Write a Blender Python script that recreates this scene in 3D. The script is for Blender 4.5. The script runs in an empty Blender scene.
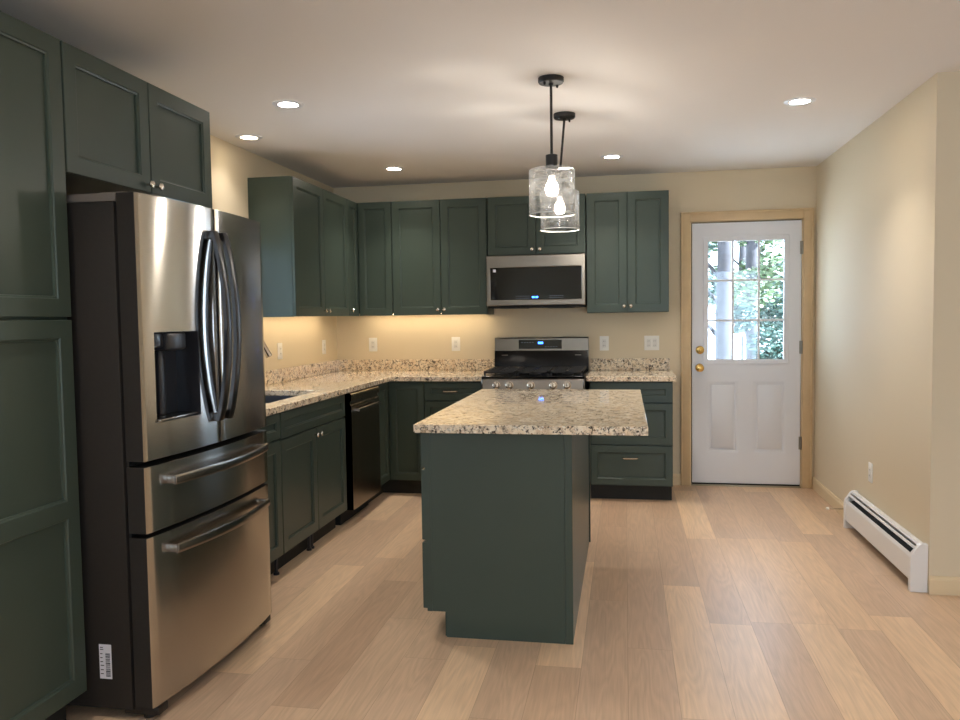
import bpy, bmesh, math, random
from mathutils import Vector, Matrix
random.seed(7)
SC = bpy.context.scene
COL = SC.collection
V = Vector
PI = math.pi

# ------------------------------------------------------------ camera
W, H, YC = 3.862, 2.4706, -2.384          # right wall, ceiling, outer corner of the right wall
cam = bpy.data.cameras.new('camera')
cam.sensor_width = 36.0
cam.lens = 796.2 * 36 / 960
cam.clip_start = 0.05
co = bpy.data.objects.new('camera', cam)
COL.objects.link(co)
yaw, pit, rol = 0.1809, -0.0544, -0.0141
F_ = V((-math.sin(yaw) * math.cos(pit), math.cos(yaw) * math.cos(pit), math.sin(pit)))
R_ = V((math.cos(yaw), math.sin(yaw), 0))
U_ = R_.cross(F_)
R2 = R_ * math.cos(rol) + U_ * math.sin(rol)
U2 = -R_ * math.sin(rol) + U_ * math.cos(rol)
M4 = Matrix((R2, U2, -F_)).transposed().to_4x4()
M4.translation = V((2.427, -6.483, 1.3653))
co.matrix_world = M4
SC.camera = co

# ------------------------------------------------------------ world, sun, exposure
SC.view_settings.view_transform = 'Standard'
SC.view_settings.look = 'None'
SC.view_settings.gamma = 1.0
SC.view_settings.use_curve_mapping = False
SC.view_settings.exposure = 0.30
wd = bpy.data.worlds.new('world')
SC.world = wd
wd.use_nodes = True
wd.node_tree.nodes['Background'].inputs[0].default_value = (0.62, 0.80, 1.0, 1)
wd.node_tree.nodes['Background'].inputs[1].default_value = 7.5
sl = bpy.data.lights.new('sun', 'SUN')
sl.energy = 70.0
sl.angle = 0.02
sl.color = (0.80, 0.90, 1.0)
so = bpy.data.objects.new('sun', sl)
COL.objects.link(so)
so.rotation_euler = V((-.74, .16, -.65)).to_track_quat('-Z', 'Y').to_euler()
SC.cycles.max_bounces = 10
SC.cycles.diffuse_bounces = 5
SC.cycles.glossy_bounces = 5
SC.cycles.transparent_max_bounces = 12
SC.cycles.caustics_reflective = False
SC.cycles.caustics_refractive = False
SC.cycles.sample_clamp_indirect = 8.0
DOWNLIGHT_W = 3.8
PENDANT_E = 14.0
PENDANT_W = 12.0
STRIP_E = 17.0

# ------------------------------------------------------------ materials
def s2l(c):
    return tuple(((v / 255) / 12.92 if v / 255 <= 0.04045 else ((v / 255 + 0.055) / 1.055) ** 2.4) for v in c) + (1,)

def mat(name, rgb=(200, 200, 200), rough=0.5, metal=0.0, spec=0.5, noise=0.0, nscale=30, bump=0.0, bscale=200, aniso=0, rot=0):
    m = bpy.data.materials.new(name)
    m.use_nodes = True
    nt = m.node_tree
    b = nt.nodes['Principled BSDF']
    b.inputs['Base Color'].default_value = s2l(rgb)
    b.inputs['Roughness'].default_value = rough
    b.inputs['Metallic'].default_value = metal
    b.inputs['Specular IOR Level'].default_value = spec
    tc = nt.nodes.new('ShaderNodeTexCoord')
    if noise:
        n = nt.nodes.new('ShaderNodeTexNoise')
        n.inputs['Scale'].default_value = nscale
        n.inputs['Detail'].default_value = 4
        nt.links.new(tc.outputs['Object'], n.inputs['Vector'])
        r = nt.nodes.new('ShaderNodeValToRGB')
        c = s2l(rgb)
        r.color_ramp.elements[0].position = 0.3
        r.color_ramp.elements[1].position = 0.7
        r.color_ramp.elements[0].color = tuple(x * (1 - noise) for x in c[:3]) + (1,)
        r.color_ramp.elements[1].color = tuple(min(1, x * (1 + noise)) for x in c[:3]) + (1,)
        nt.links.new(n.outputs['Fac'], r.inputs['Fac'])
        nt.links.new(r.outputs['Color'], b.inputs['Base Color'])
    if bump:
        n2 = nt.nodes.new('ShaderNodeTexNoise')
        n2.inputs['Scale'].default_value = bscale
        nt.links.new(tc.outputs['Object'], n2.inputs['Vector'])
        bp = nt.nodes.new('ShaderNodeBump')
        bp.inputs['Strength'].default_value = bump
        bp.inputs['Distance'].default_value = 0.002
        nt.links.new(n2.outputs['Fac'], bp.inputs['Height'])
        nt.links.new(bp.outputs['Normal'], b.inputs['Normal'])
    if aniso:
        b.inputs['Anisotropic'].default_value = aniso
        b.inputs['Anisotropic Rotation'].default_value = rot
        cv = nt.nodes.new('ShaderNodeCombineXYZ')
        cv.inputs[1].default_value = 1.0
        nt.links.new(cv.outputs[0], b.inputs['Tangent'])
    return m

def emat(name, rgb, e):
    m = bpy.data.materials.new(name)
    m.use_nodes = True
    b = m.node_tree.nodes['Principled BSDF']
    b.inputs['Base Color'].default_value = s2l(rgb)
    b.inputs['Emission Color'].default_value = s2l(rgb)
    b.inputs['Emission Strength'].default_value = e
    return m

def glass_mat(name, tint=(1, 1, 1), seeded=False, gl=0.08):
    m = bpy.data.materials.new(name)
    m.use_nodes = True
    nt = m.node_tree
    nt.nodes.remove(nt.nodes['Principled BSDF'])
    out = nt.nodes['Material Output']
    tr = nt.nodes.new('ShaderNodeBsdfTransparent')
    tr.inputs[0].default_value = tint + (1,)
    g = nt.nodes.new('ShaderNodeBsdfGlossy')
    g.inputs['Roughness'].default_value = 0.02
    lw = nt.nodes.new('ShaderNodeLayerWeight')
    lw.inputs['Blend'].default_value = 0.25
    mx = nt.nodes.new('ShaderNodeMixShader')
    ma = nt.nodes.new('ShaderNodeMath')
    ma.operation = 'MULTIPLY_ADD'
    ma.inputs[1].default_value = 0.6
    ma.inputs[2].default_value = gl * 0.3
    nt.links.new(lw.outputs['Fresnel'], ma.inputs[0])
    nt.links.new(ma.outputs[0], mx.inputs[0])
    nt.links.new(tr.outputs[0], mx.inputs[1])
    nt.links.new(g.outputs[0], mx.inputs[2])
    last = mx
    if seeded:
        tc = nt.nodes.new('ShaderNodeTexCoord')
        mp = nt.nodes.new('ShaderNodeMapping')
        mp.inputs['Scale'].default_value = (10, 10, 24)
        nt.links.new(tc.outputs['Object'], mp.inputs['Vector'])
        n = nt.nodes.new('ShaderNodeTexNoise')
        n.inputs['Scale'].default_value = 2.2
        n.inputs['Detail'].default_value = 3
        nt.links.new(mp.outputs[0], n.inputs['Vector'])
        r = nt.nodes.new('ShaderNodeValToRGB')
        r.color_ramp.elements[0].position = 0.42
        r.color_ramp.elements[0].color = (0.38, 0.38, 0.38, 1)
        r.color_ramp.elements[1].position = 0.62
        r.color_ramp.elements[1].color = (1, 1, 1, 1)
        nt.links.new(n.outputs['Fac'], r.inputs['Fac'])
        nt.links.new(r.outputs['Color'], tr.inputs[0])
        tl = nt.nodes.new('ShaderNodeBsdfTranslucent')
        tl.inputs[0].default_value = (0.95, 0.95, 0.93, 1)
        r2 = nt.nodes.new('ShaderNodeValToRGB')
        r2.color_ramp.elements[0].position = 0.4
        r2.color_ramp.elements[0].color = (0.03, 0.03, 0.03, 1)
        r2.color_ramp.elements[1].position = 0.7
        r2.color_ramp.elements[1].color = (0.004, 0.004, 0.004, 1)
        nt.links.new(n.outputs['Fac'], r2.inputs['Fac'])
        m2 = nt.nodes.new('ShaderNodeMixShader')
        nt.links.new(r2.outputs['Color'], m2.inputs[0])
        nt.links.new(mx.outputs[0], m2.inputs[1])
        nt.links.new(tl.outputs[0], m2.inputs[2])
        bp = nt.nodes.new('ShaderNodeBump')
        bp.inputs['Strength'].default_value = 0.5
        bp.inputs['Distance'].default_value = 0.003
        nt.links.new(n.outputs['Fac'], bp.inputs['Height'])
        nt.links.new(bp.outputs[0], g.inputs['Normal'])
        last = m2
    nt.links.new(last.outputs[0], out.inputs['Surface'])
    return m

def floor_mat():
    m = bpy.data.materials.new('oak_plank_floor')
    m.use_nodes = True
    nt = m.node_tree
    L = nt.links.new
    b = nt.nodes['Principled BSDF']
    def math_(op, a=None, bb=None):
        n = nt.nodes.new('ShaderNodeMath')
        n.operation = op
        for i, x in enumerate((a, bb)):
            if x is None: continue
            if isinstance(x, (int, float)): n.inputs[i].default_value = x
            else: L(x, n.inputs[i])
        return n.outputs[0]
    tc = nt.nodes.new('ShaderNodeTexCoord')
    sx = nt.nodes.new('ShaderNodeSeparateXYZ')
    L(tc.outputs['Object'], sx.inputs[0])
    wd_, ln = 0.178, 1.35
    rx = math_('DIVIDE', math_('ADD', sx.outputs[0], 0.06), wd_)
    row = math_('FLOOR', rx)
    fx = math_('FRACT', rx)
    wn = nt.nodes.new('ShaderNodeTexWhiteNoise')
    wn.noise_dimensions = '1D'
    L(row, wn.inputs['W'])
    ry = math_('ADD', math_('DIVIDE', sx.outputs[1], ln), math_('MULTIPLY', wn.outputs['Value'], 5.0))
    idx = math_('FLOOR', ry)
    fy = math_('FRACT', ry)
    wn2 = nt.nodes.new('ShaderNodeTexWhiteNoise')
    wn2.noise_dimensions = '2D'
    cb = nt.nodes.new('ShaderNodeCombineXYZ')
    L(row, cb.inputs[0]); L(idx, cb.inputs[1])
    L(cb.outputs[0], wn2.inputs['Vector'])
    ramp = nt.nodes.new('ShaderNodeValToRGB')
    e = ramp.color_ramp.elements
    e[0].position = 0.0; e[0].color = s2l((190, 158, 130))
    e[1].position = 1.0; e[1].color = s2l((222, 191, 157))
    for p, c in ((0.3, (206, 175, 145)), (0.55, (198, 168, 141)), (0.8, (214, 182, 149))):
        k = e.new(p); k.color = s2l(c)
    L(wn2.outputs['Value'], ramp.inputs['Fac'])
    # grain: noise stretched along the board, shifted per board
    ad = nt.nodes.new('ShaderNodeVectorMath'); ad.operation = 'ADD'
    sc = nt.nodes.new('ShaderNodeVectorMath'); sc.operation = 'SCALE'; sc.inputs['Scale'].default_value = 7.0
    L(wn2.outputs['Color'], sc.inputs[0])
    L(tc.outputs['Object'], ad.inputs[0]); L(sc.outputs[0], ad.inputs[1])
    mp = nt.nodes.new('ShaderNodeMapping')
    mp.inputs['Scale'].default_value = (9, 0.9, 1)
    L(ad.outputs[0], mp.inputs['Vector'])
    n1 = nt.nodes.new('ShaderNodeTexNoise'); n1.inputs['Scale'].default_value = 1.0; n1.inputs['Detail'].default_value = 2
    L(mp.outputs[0], n1.inputs['Vector'])
    # cathedral rings from the iso-lines of the stretched noise
    rings = math_('FRACT', math_('MULTIPLY', n1.outputs['Fac'], 13.0))
    tri = math_('ABSOLUTE', math_('SUBTRACT', rings, 0.5))
    mp2 = nt.nodes.new('ShaderNodeMapping')
    mp2.inputs['Scale'].default_value = (160, 5, 1)
    L(ad.outputs[0], mp2.inputs['Vector'])
    n2 = nt.nodes.new('ShaderNodeTexNoise'); n2.inputs['Scale'].default_value = 1.0; n2.inputs['Detail'].default_value = 5
    L(mp2.outputs[0], n2.inputs['Vector'])
    g = math_('ADD', math_('MULTIPLY', tri, 0.22), math_('MULTIPLY', n2.outputs['Fac'], 0.36))
    g = math_('ADD', g, math_('MULTIPLY', n1.outputs['Fac'], 0.22))
    g = math_('ADD', g, 0.665)
    mu = nt.nodes.new('ShaderNodeVectorMath'); mu.operation = 'SCALE'
    L(ramp.outputs['Color'], mu.inputs[0]); L(g, mu.inputs['Scale'])
    # seams
    ex = math_('MULTIPLY', math_('MINIMUM', fx, math_('SUBTRACT', 1.0, fx)), wd_)
    ey = math_('MULTIPLY', math_('MINIMUM', fy, math_('SUBTRACT', 1.0, fy)), ln)
    d = math_('MINIMUM', ex, ey)
    seam = math_('LESS_THAN', d, 0.0012)
    mx = nt.nodes.new('ShaderNodeMix'); mx.data_type = 'RGBA'
    L(math_('MULTIPLY', seam, 0.35), mx.inputs[0])
    L(mu.outputs[0], mx.inputs[6])
    mx.inputs[7].default_value = s2l((110, 80, 58))
    L(mx.outputs[2], b.inputs['Base Color'])
    b.inputs['Roughness'].default_value = 0.36
    b.inputs['Specular IOR Level'].default_value = 0.45
    bp = nt.nodes.new('ShaderNodeBump'); bp.inputs['Strength'].default_value = 0.15; bp.inputs['Distance'].default_value = 0.002
    L(n2.outputs['Fac'], bp.inputs['Height']); L(bp.outputs[0], b.inputs['Normal'])
    return m

def granite_mat():
    m = bpy.data.materials.new('granite')
    m.use_nodes = True
    nt = m.node_tree
    L = nt.links.new
    b = nt.nodes['Principled BSDF']
    tc = nt.nodes.new('ShaderNodeTexCoord')
    def noise(scale, detail=4, rough=0.6, dist=0.0):
        n = nt.nodes.new('ShaderNodeTexNoise')
        n.inputs['Scale'].default_value = scale; n.inputs['Detail'].default_value = detail
        n.inputs['Roughness'].default_value = rough; n.inputs['Distortion'].default_value = dist
        L(tc.outputs['Object'], n.inputs['Vector'])
        return n.outputs['Fac']
    def ramp(src, stops):
        r = nt.nodes.new('ShaderNodeValToRGB')
        e = r.color_ramp.elements
        e[0].position, e[0].color = stops[0][0], stops[0][1]
        e[1].position, e[1].color = stops[-1][0], stops[-1][1]
        for p, c in stops[1:-1]:
            k = e.new(p); k.color = c
        L(src, r.inputs['Fac'])
        return r.outputs['Color']
    def mix(f, a, c):
        x = nt.nodes.new('ShaderNodeMix'); x.data_type = 'RGBA'
        L(f, x.inputs[0])
        L(a, x.inputs[6])
        if isinstance(c, tuple): x.inputs[7].default_value = c
        else: L(c, x.inputs[7])
        return x.outputs[2]
    w0, w1 = (0, 0, 0, 1), (1, 1, 1, 1)
    base = ramp(noise(24, 5, 0.65), [(0.30, s2l((204, 176, 144))), (0.45, s2l((236, 216, 186))), (0.60, s2l((246, 232, 208))), (0.75, s2l((220, 200, 174)))])
    grey = mix(ramp(noise(34, 5, 0.75, 0.8), [(0.52, w0), (0.64, w1)]), base, s2l((150, 132, 116)))
    rust = mix(ramp(noise(61, 3, 0.6, 0.3), [(0.62, w0), (0.68, w1)]), grey, s2l((140, 92, 60)))
    dark = mix(ramp(noise(40, 6, 0.78, 1.2), [(0.535, w0), (0.58, w1)]), rust, s2l((52, 44, 42)))
    wht = mix(ramp(noise(85, 2, 0.5), [(0.64, w0), (0.69, w1)]), dark, s2l((246, 238, 224)))
    L(wht, b.inputs['Base Color'])
    b.inputs['Roughness'].default_value = 0.04
    b.inputs['Specular IOR Level'].default_value = 0.65
    return m

def brush(m, strength=.25):
    nt = m.node_tree; b = nt.nodes['Principled BSDF']
    tc = nt.nodes.new('ShaderNodeTexCoord'); mp = nt.nodes.new('ShaderNodeMapping'); mp.inputs['Scale'].default_value = (1, 2, 700)
    n = nt.nodes.new('ShaderNodeTexNoise'); n.inputs['Scale'].default_value = 1.0; n.inputs['Detail'].default_value = 1
    bp = nt.nodes.new('ShaderNodeBump'); bp.inputs['Strength'].default_value = strength; bp.inputs['Distance'].default_value = .0006
    nt.links.new(tc.outputs['Object'], mp.inputs['Vector']); nt.links.new(mp.outputs[0], n.inputs['Vector'])
    nt.links.new(n.outputs['Fac'], bp.inputs['Height']); nt.links.new(bp.outputs[0], b.inputs['Normal'])
    return m

GREEN = mat('green_cabinet_paint', (65, 76, 68), rough=0.34, spec=0.30, noise=0.03, nscale=4, bump=0.03, bscale=90)
KICK = mat('shaded_toe_kick', (34, 34, 30), rough=0.7)  # green kick in shadow; the shade is put into this near-black colour
WALLM = mat('cream_wall_paint', (219, 205, 178), rough=0.75, spec=0.25, bump=0.05, bscale=160)
CEILM = mat('ceiling_paint', (230, 226, 222), rough=0.85, spec=0.2, bump=0.05, bscale=120)
PINE = mat('pine_trim', (208, 182, 142), rough=0.5, noise=0.05, nscale=9)
CREAMTRIM = mat('cream_baseboard', (228, 206, 168), rough=0.5)
WHITE = mat('white_paint', (224, 226, 232), rough=0.4)
PLATEM = mat('white_plastic', (240, 238, 232), rough=0.35)
STEEL = brush(mat('brushed_stainless', (190, 185, 178), rough=0.17, metal=1.0, aniso=1.0, rot=0.25), .06)
STEEL2 = mat('stainless', (146, 140, 132), rough=0.28, metal=1.0)
HANDLED = mat('dark_handle_steel', (80, 80, 82), rough=0.28, metal=1.0)
HANDLEM = mat('satin_handle_steel', (145, 141, 136), rough=0.26, metal=1.0)
NICKEL = mat('satin_nickel', (215, 205, 190), rough=0.2, metal=1.0)
BRASS = mat('polished_brass', (232, 196, 120), rough=0.2, metal=1.0)
CHAR = mat('charcoal_steel', (44, 40, 37), rough=0.55, spec=.25, noise=0.05, nscale=60)
BLACKGL = mat('black_glass', (6, 6, 8), rough=0.06)
BLACKEN = mat('black_enamel', (6, 6, 7), rough=0.12, spec=.3)
IRON = mat('cast_iron', (22, 21, 21), rough=0.55)
BLACKM = mat('matte_black_metal', (24, 22, 21), rough=0.45)
DARKPL = mat('dark_plastic', (38, 38, 42), rough=0.3)
DARK = mat('dark_gap', (14, 14, 14), rough=0.8)
HEATW = mat('white_enamel', (232, 230, 228), rough=0.35)
BLUELED = emat('blue_display', (60, 130, 255), 6.0)
DIMLED = emat('dim_display_marks', (140, 150, 170), 0.25)
LENS = emat('downlight_lens', (255, 244, 228), 70.0)
LENSDIM = emat('dimmer_downlight_lens', (255, 236, 205), 18.0)
BULBM = emat('bulb_glow', (255, 240, 218), PENDANT_E)
_nt = BULBM.node_tree                        # frosted envelope: glows and lets its filament's light through
_tr = _nt.nodes.new('ShaderNodeBsdfTransparent'); _mx = _nt.nodes.new('ShaderNodeMixShader'); _mx.inputs[0].default_value = 0.4
_nt.links.new(_tr.outputs[0], _mx.inputs[1]); _nt.links.new(_nt.nodes['Principled BSDF'].outputs[0], _mx.inputs[2])
_nt.links.new(_mx.outputs[0], _nt.nodes['Material Output'].inputs['Surface'])
STRIPM = emat('warm_light_strip', (255, 228, 186), STRIP_E)
FLOORM = floor_mat()
GRANITE = granite_mat()
PANE = glass_mat('window_glass', (0.98, 0.99, 1.0))
SHADEG = glass_mat('seeded_glass', (1, 1, 1), True, 0.2)
STICK = mat('sticker_white', (225, 222, 228), rough=0.6)
INK = mat('sticker_ink', (60, 58, 66), rough=0.7)

# ------------------------------------------------------------ mesh helpers
def bx(bm, x0, x1, y0, y1, z0, z1, bev=0.0):
    r = bmesh.ops.create_cube(bm, size=1.0)
    vs = r['verts']
    for v in vs:
        v.co = V((x0 + (v.co.x + .5) * (x1 - x0), y0 + (v.co.y + .5) * (y1 - y0), z0 + (v.co.z + .5) * (z1 - z0)))
    if bev:
        es = list({e for v in vs for e in v.link_edges})
        bmesh.ops.bevel(bm, geom=es, offset=bev, segments=2, profile=0.5, affect='EDGES')
    return vs

def bxm(bm, mi, *a):
    vs = bx(bm, *a)
    for f in {f for v in vs for f in v.link_faces}: f.material_index = mi

def box(x0, x1, y0, y1, z0, z1, bev=0.0):
    bm = bmesh.new(); bx(bm, x0, x1, y0, y1, z0, z1, bev); return bm

def frame_of(d):
    d = V(d).normalized()
    a = V((0, 0, 1)) if abs(d.z) < 0.9 else V((1, 0, 0))
    u = d.cross(a).normalized()
    return u, d.cross(u).normalized(), d

def lathe(bm, o, d, prof, seg=24, cap=True):
    u, w, d = frame_of(d)
    o = V(o); rings = []
    for r, h in prof:
        rings.append([bm.verts.new(o + d * h + (u * math.cos(2 * PI * i / seg) + w * math.sin(2 * PI * i / seg)) * max(r, 1e-5)) for i in range(seg)])
    for a, b in zip(rings, rings[1:]):
        for i in range(seg):
            bm.faces.new((a[i], a[(i + 1) % seg], b[(i + 1) % seg], b[i]))
    if cap:
        bm.faces.new(rings[0]); bm.faces.new(rings[-1])

def tube(bm, pts, r, seg=10, flat=None):
    pts = [V(p) for p in pts]
    rings = []
    up = None
    for i, p in enumerate(pts):
        d = (pts[min(i + 1, len(pts) - 1)] - pts[max(i - 1, 0)]).normalized()
        if up is None:
            u, w, _ = frame_of(d)
        else:
            u = (up - d * up.dot(d)).normalized(); w = d.cross(u)
        up = u
        rr = r[i] if isinstance(r, (list, tuple)) else r
        rings.append([bm.verts.new(p + (u * math.cos(2 * PI * k / seg) + w * math.sin(2 * PI * k / seg)) * rr) for k in range(seg)])
    for a, b in zip(rings, rings[1:]):
        for k in range(seg):
            bm.faces.new((a[k], a[(k + 1) % seg], b[(k + 1) % seg], b[k]))
    bm.faces.new(rings[0]); bm.faces.new(rings[-1])

def bar(bm, pts, n, hw, ht):
    """rectangular bar swept along pts; hw = half width along cross(dir, n), ht = half thickness along n"""
    pts = [V(p) for p in pts]; n = V(n)
    rings = []
    for i, p in enumerate(pts):
        d = (pts[min(i + 1, len(pts) - 1)] - pts[max(i - 1, 0)]).normalized()
        s = d.cross(n).normalized(); nn = s.cross(d).normalized()
        c = 0.3
        ring = []
        for a, b in ((-1, -1 + c), (-1 + c, -1), (1 - c, -1), (1, -1 + c), (1, 1 - c), (1 - c, 1), (-1 + c, 1), (-1, 1 - c)):
            ring.append(bm.verts.new(p + s * hw * a + nn * ht * b))
        rings.append(ring)
    for a, b in zip(rings, rings[1:]):
        for k in range(8):
            bm.faces.new((a[k], a[(k + 1) % 8], b[(k + 1) % 8], b[k]))
    bm.faces.new(rings[0]); bm.faces.new(rings[-1])

def panel(bm, O, u, n, Wd, Hd, t, panels, depth=0.0125, lip=0.008, e=0.002):
    """shaker front: slab with recessed panels that have a small moulded lip"""
    O, u, n = V(O), V(u), V(n); Z = V((0, 0, 1))
    cache = {}
    def P(a, b, c):
        k = (round(a, 5), round(b, 5), round(c, 5))
        if k not in cache: cache[k] = bm.verts.new(O + u * a + Z * b + n * c)
        return cache[k]
    def quad(q): bm.faces.new([P(*x) for x in q])
    us = sorted({e, Wd - e} | {x for p in panels for x in (p[0], p[2])})
    ws = sorted({e, Hd - e} | {x for p in panels for x in (p[1], p[3])})
    for a0, a1 in zip(us, us[1:]):
        for b0, b1 in zip(ws, ws[1:]):
            ca, cb = (a0 + a1) / 2, (b0 + b1) / 2
            if any(p[0] < ca < p[2] and p[1] < cb < p[3] for p in panels): continue
            quad(((a0, b0, t), (a1, b0, t), (a1, b1, t), (a0, b1, t)))
    def ring(a, ca, b, cb_):
        A = [(a[0], a[1], ca), (a[2], a[1], ca), (a[2], a[3], ca), (a[0], a[3], ca)]
        B = [(b[0], b[1], cb_), (b[2], b[1], cb_), (b[2], b[3], cb_), (b[0], b[3], cb_)]
        for i in range(4):
            j = (i + 1) % 4
            quad((A[i], A[j], B[j], B[i]))
        return B
    full = (0, 0, Wd, Hd)
    ring(full, 0, full, t - e)
    ring(full, t - e, (e, e, Wd - e, Hd - e), t)
    quad(((0, 0, 0), (0, Hd, 0), (Wd, Hd, 0), (Wd, 0, 0)))
    for p in panels:
        i1 = (p[0] + lip, p[1] + lip, p[2] - lip, p[3] - lip)
        i0 = (p[0] + lip * .4, p[1] + lip * .4, p[2] - lip * .4, p[3] - lip * .4)
        i2 = (i1[0] + .0012, i1[1] + .0012, i1[2] - .0012, i1[3] - .0012)
        ring(p, t, i0, t - depth * 0.30)
        ring(i0, t - depth * 0.30, i1, t - depth * 0.42)
        B = ring(i1, t - depth * 0.42, i2, t - depth)
        quad(B)

def grid_slab(bm, xs, ys, z0, z1, keep, axis='z'):
    """slab with holes: cells of xs * ys where keep(i, j); axis = thickness axis"""
    cache = {}
    def P(a, b, c):
        k = (a, b, c)
        if k not in cache:
            co_ = {'z': (a, b, c), 'y': (a, c, b), 'x': (c, a, b)}[axis]
            cache[k] = bm.verts.new(co_)
        return cache[k]
    nx, ny = len(xs) - 1, len(ys) - 1
    K = lambda i, j: 0 <= i < nx and 0 <= j < ny and keep(i, j)
    for i in range(nx):
        for j in range(ny):
            if not K(i, j): continue
            a0, a1, b0, b1 = xs[i], xs[i + 1], ys[j], ys[j + 1]
            bm.faces.new((P(a0, b0, z1), P(a1, b0, z1), P(a1, b1, z1), P(a0, b1, z1)))
            bm.faces.new((P(a0, b0, z0), P(a0, b1, z0), P(a1, b1, z0), P(a1, b0, z0)))
            for (di, dj, p, q) in ((-1, 0, (a0, b0), (a0, b1)), (1, 0, (a1, b0), (a1, b1)), (0, -1, (a0, b0), (a1, b0)), (0, 1, (a0, b1), (a1, b1))):
                if not K(i + di, j + dj):
                    bm.faces.new((P(*p, z0), P(*q, z0), P(*q, z1), P(*p, z1)))

def obj(name, bm, mats, parent=None, loc=None, smooth=True, bevel=0.0, recalc=True):
    if recalc: bmesh.ops.recalc_face_normals(bm, faces=bm.faces)
    me = bpy.data.meshes.new(name)
    root = V((0, 0, 0))
    if parent is not None:
        p = parent
        while p.parent: p = p.parent
        root = V(p.location)
    elif loc is not None:
        root = V(loc)
    bmesh.ops.translate(bm, vec=-root, verts=bm.verts)
    bm.to_mesh(me); bm.free()
    if not isinstance(mats, (list, tuple)): mats = [mats]
    for m in mats: me.materials.append(m)
    if smooth:
        for p in me.polygons: p.use_smooth = True
        me.set_sharp_from_angle(angle=math.radians(32))
    o = bpy.data.objects.new(name, me)
    COL.objects.link(o)
    if parent is not None: o.parent = parent
    else: o.location = root
    if bevel:
        b = o.modifiers.new('bevel', 'BEVEL'); b.width = bevel; b.segments = 2; b.limit_method = 'ANGLE'; b.angle_limit = math.radians(40)
    return o

def tag(o, label=None, cat=None, group=None, kind=None):
    if label: o['label'] = label
    if cat: o['category'] = cat
    if group: o['group'] = group
    if kind: o['kind'] = kind
    return o

def thing(name, label, cat, loc, group=None):
    o = bpy.data.objects.new(name, None)
    o.empty_display_size = 0.1
    COL.objects.link(o)
    o.location = loc
    return tag(o, label, cat, group)

def struct(name, bm, m, **k):
    return tag(obj(name, bm, m, **k), kind='structure')

def copy_tree(o, parent=None):
    c = o.copy(); COL.objects.link(c)
    if parent is not None: c.parent = parent
    for ch in list(o.children): copy_tree(ch, c)
    return c

# ------------------------------------------------------------ the room
XE, YR = 6.6, -9.0            # the room goes on to the right of the outer corner and behind the camera
bm = box(-0.12, XE + .12, YR - .12, 0.12, -0.12, 0.0); struct('floor', bm, FLOORM)
bm = box(-0.12, XE + .12, YR - .12, 0.12, H, H + 0.12); struct('ceiling', bm, CEILM)
WZ0, WZ1 = 0.25, 2.2
LY0, LY1 = -8.7, -6.2
KY0, KY1, KZ0, KZ1 = -2.50, -1.72, 1.08, 1.90      # window over the sink, out of sight behind the refrigerator
bm = bmesh.new(); grid_slab(bm, [YR, LY0, LY1, KY0, KY1, 0.0], [0, WZ0, KZ0, KZ1, WZ1, H], -.12, 0, lambda i, j: not (i == 3 and j == 2) and not (i == 1 and 1 <= j <= 3), 'x'); struct('wall_left', bm, WALLM)
DX0, DX1, DZ1 = 2.917, 3.782, 2.092
bm = bmesh.new(); grid_slab(bm, [-0.12, DX0, DX1, W + .12], [0, DZ1, H], 0.0, 0.12, lambda i, j: not (i == 1 and j == 0), 'y'); struct('wall_back', bm, WALLM)
bm = box(W, W + .12, YC, 0.0, 0, H); struct('wall_right', bm, WALLM)
bm = box(W + .12, XE, YC, YC + .12, 0, H); struct('wall_return', bm, WALLM)
bm = box(XE, XE + .12, YR, YC + .12, 0, H); struct('wall_east', bm, WALLM)
RX0, RX1 = 3.2, 4.9
bm = bmesh.new(); grid_slab(bm, [-0.12, RX0, RX1, XE + .12], [0, WZ0, WZ1, H], YR - .12, YR, lambda i, j: not (i == 1 and j == 1), 'y'); struct('wall_rear', bm, WALLM)
def window(name, axis, a0, a1, c, WZ0=WZ0, WZ1=WZ1):
    w_ = tag(thing(name, None, None, {'x': (c, (a0 + a1) / 2, WZ0), 'y': ((a0 + a1) / 2, c, WZ0)}[axis]), kind='structure')
    f = bmesh.new(); m_ = (a0 + a1) / 2
    grid_slab(f, [a0, a0 + .05, m_ - .02, m_ + .02, a1 - .05, a1], [WZ0, WZ0 + .05, WZ1 - .05, WZ1], c - .03, c + .03, lambda i, j: not (i in (1, 3) and j == 1), axis)
    obj('window_frame', f, WHITE, w_)
    g = bmesh.new(); grid_slab(g, [a0 + .05, a1 - .05], [WZ0 + .05, WZ1 - .05], c - .003, c + .003, lambda i, j: True, axis)
    obj('pane', g, PANE, w_)
window('added_window_rear', 'y', RX0, RX1, YR - .06)  # unseen rear window, added to bring in daylight from behind
window('window_2', 'x', KY0, KY1, -.06, KZ0, KZ1)
window('added_window_left', 'x', LY0, LY1, -.06)  # unseen window behind the camera, added to brighten the island front
def portal(name, loc, rot, sx, sy):
    l = bpy.data.lights.new(name, 'AREA'); l.shape = 'RECTANGLE'; l.size = sx; l.size_y = sy
    l.cycles.is_portal = True
    o = bpy.data.objects.new(name, l); COL.objects.link(o); o.location = loc; o.rotation_euler = rot
portal('window_portal', ((RX0 + RX1) / 2, YR - .13, (WZ0 + WZ1) / 2), (PI / 2, 0, 0), RX1 - RX0, WZ1 - WZ0)
portal('window_portal', (-.13, (KY0 + KY1) / 2, (KZ0 + KZ1) / 2), (0, -PI / 2, 0), KZ1 - KZ0, KY1 - KY0)
portal('window_portal', (-.13, (LY0 + LY1) / 2, (WZ0 + WZ1) / 2), (0, -PI / 2, 0), WZ1 - WZ0, LY1 - LY0)
portal('door_portal', (3.35, 0.14, 1.46), (-PI / 2, 0, 0), .58, .95)
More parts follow.
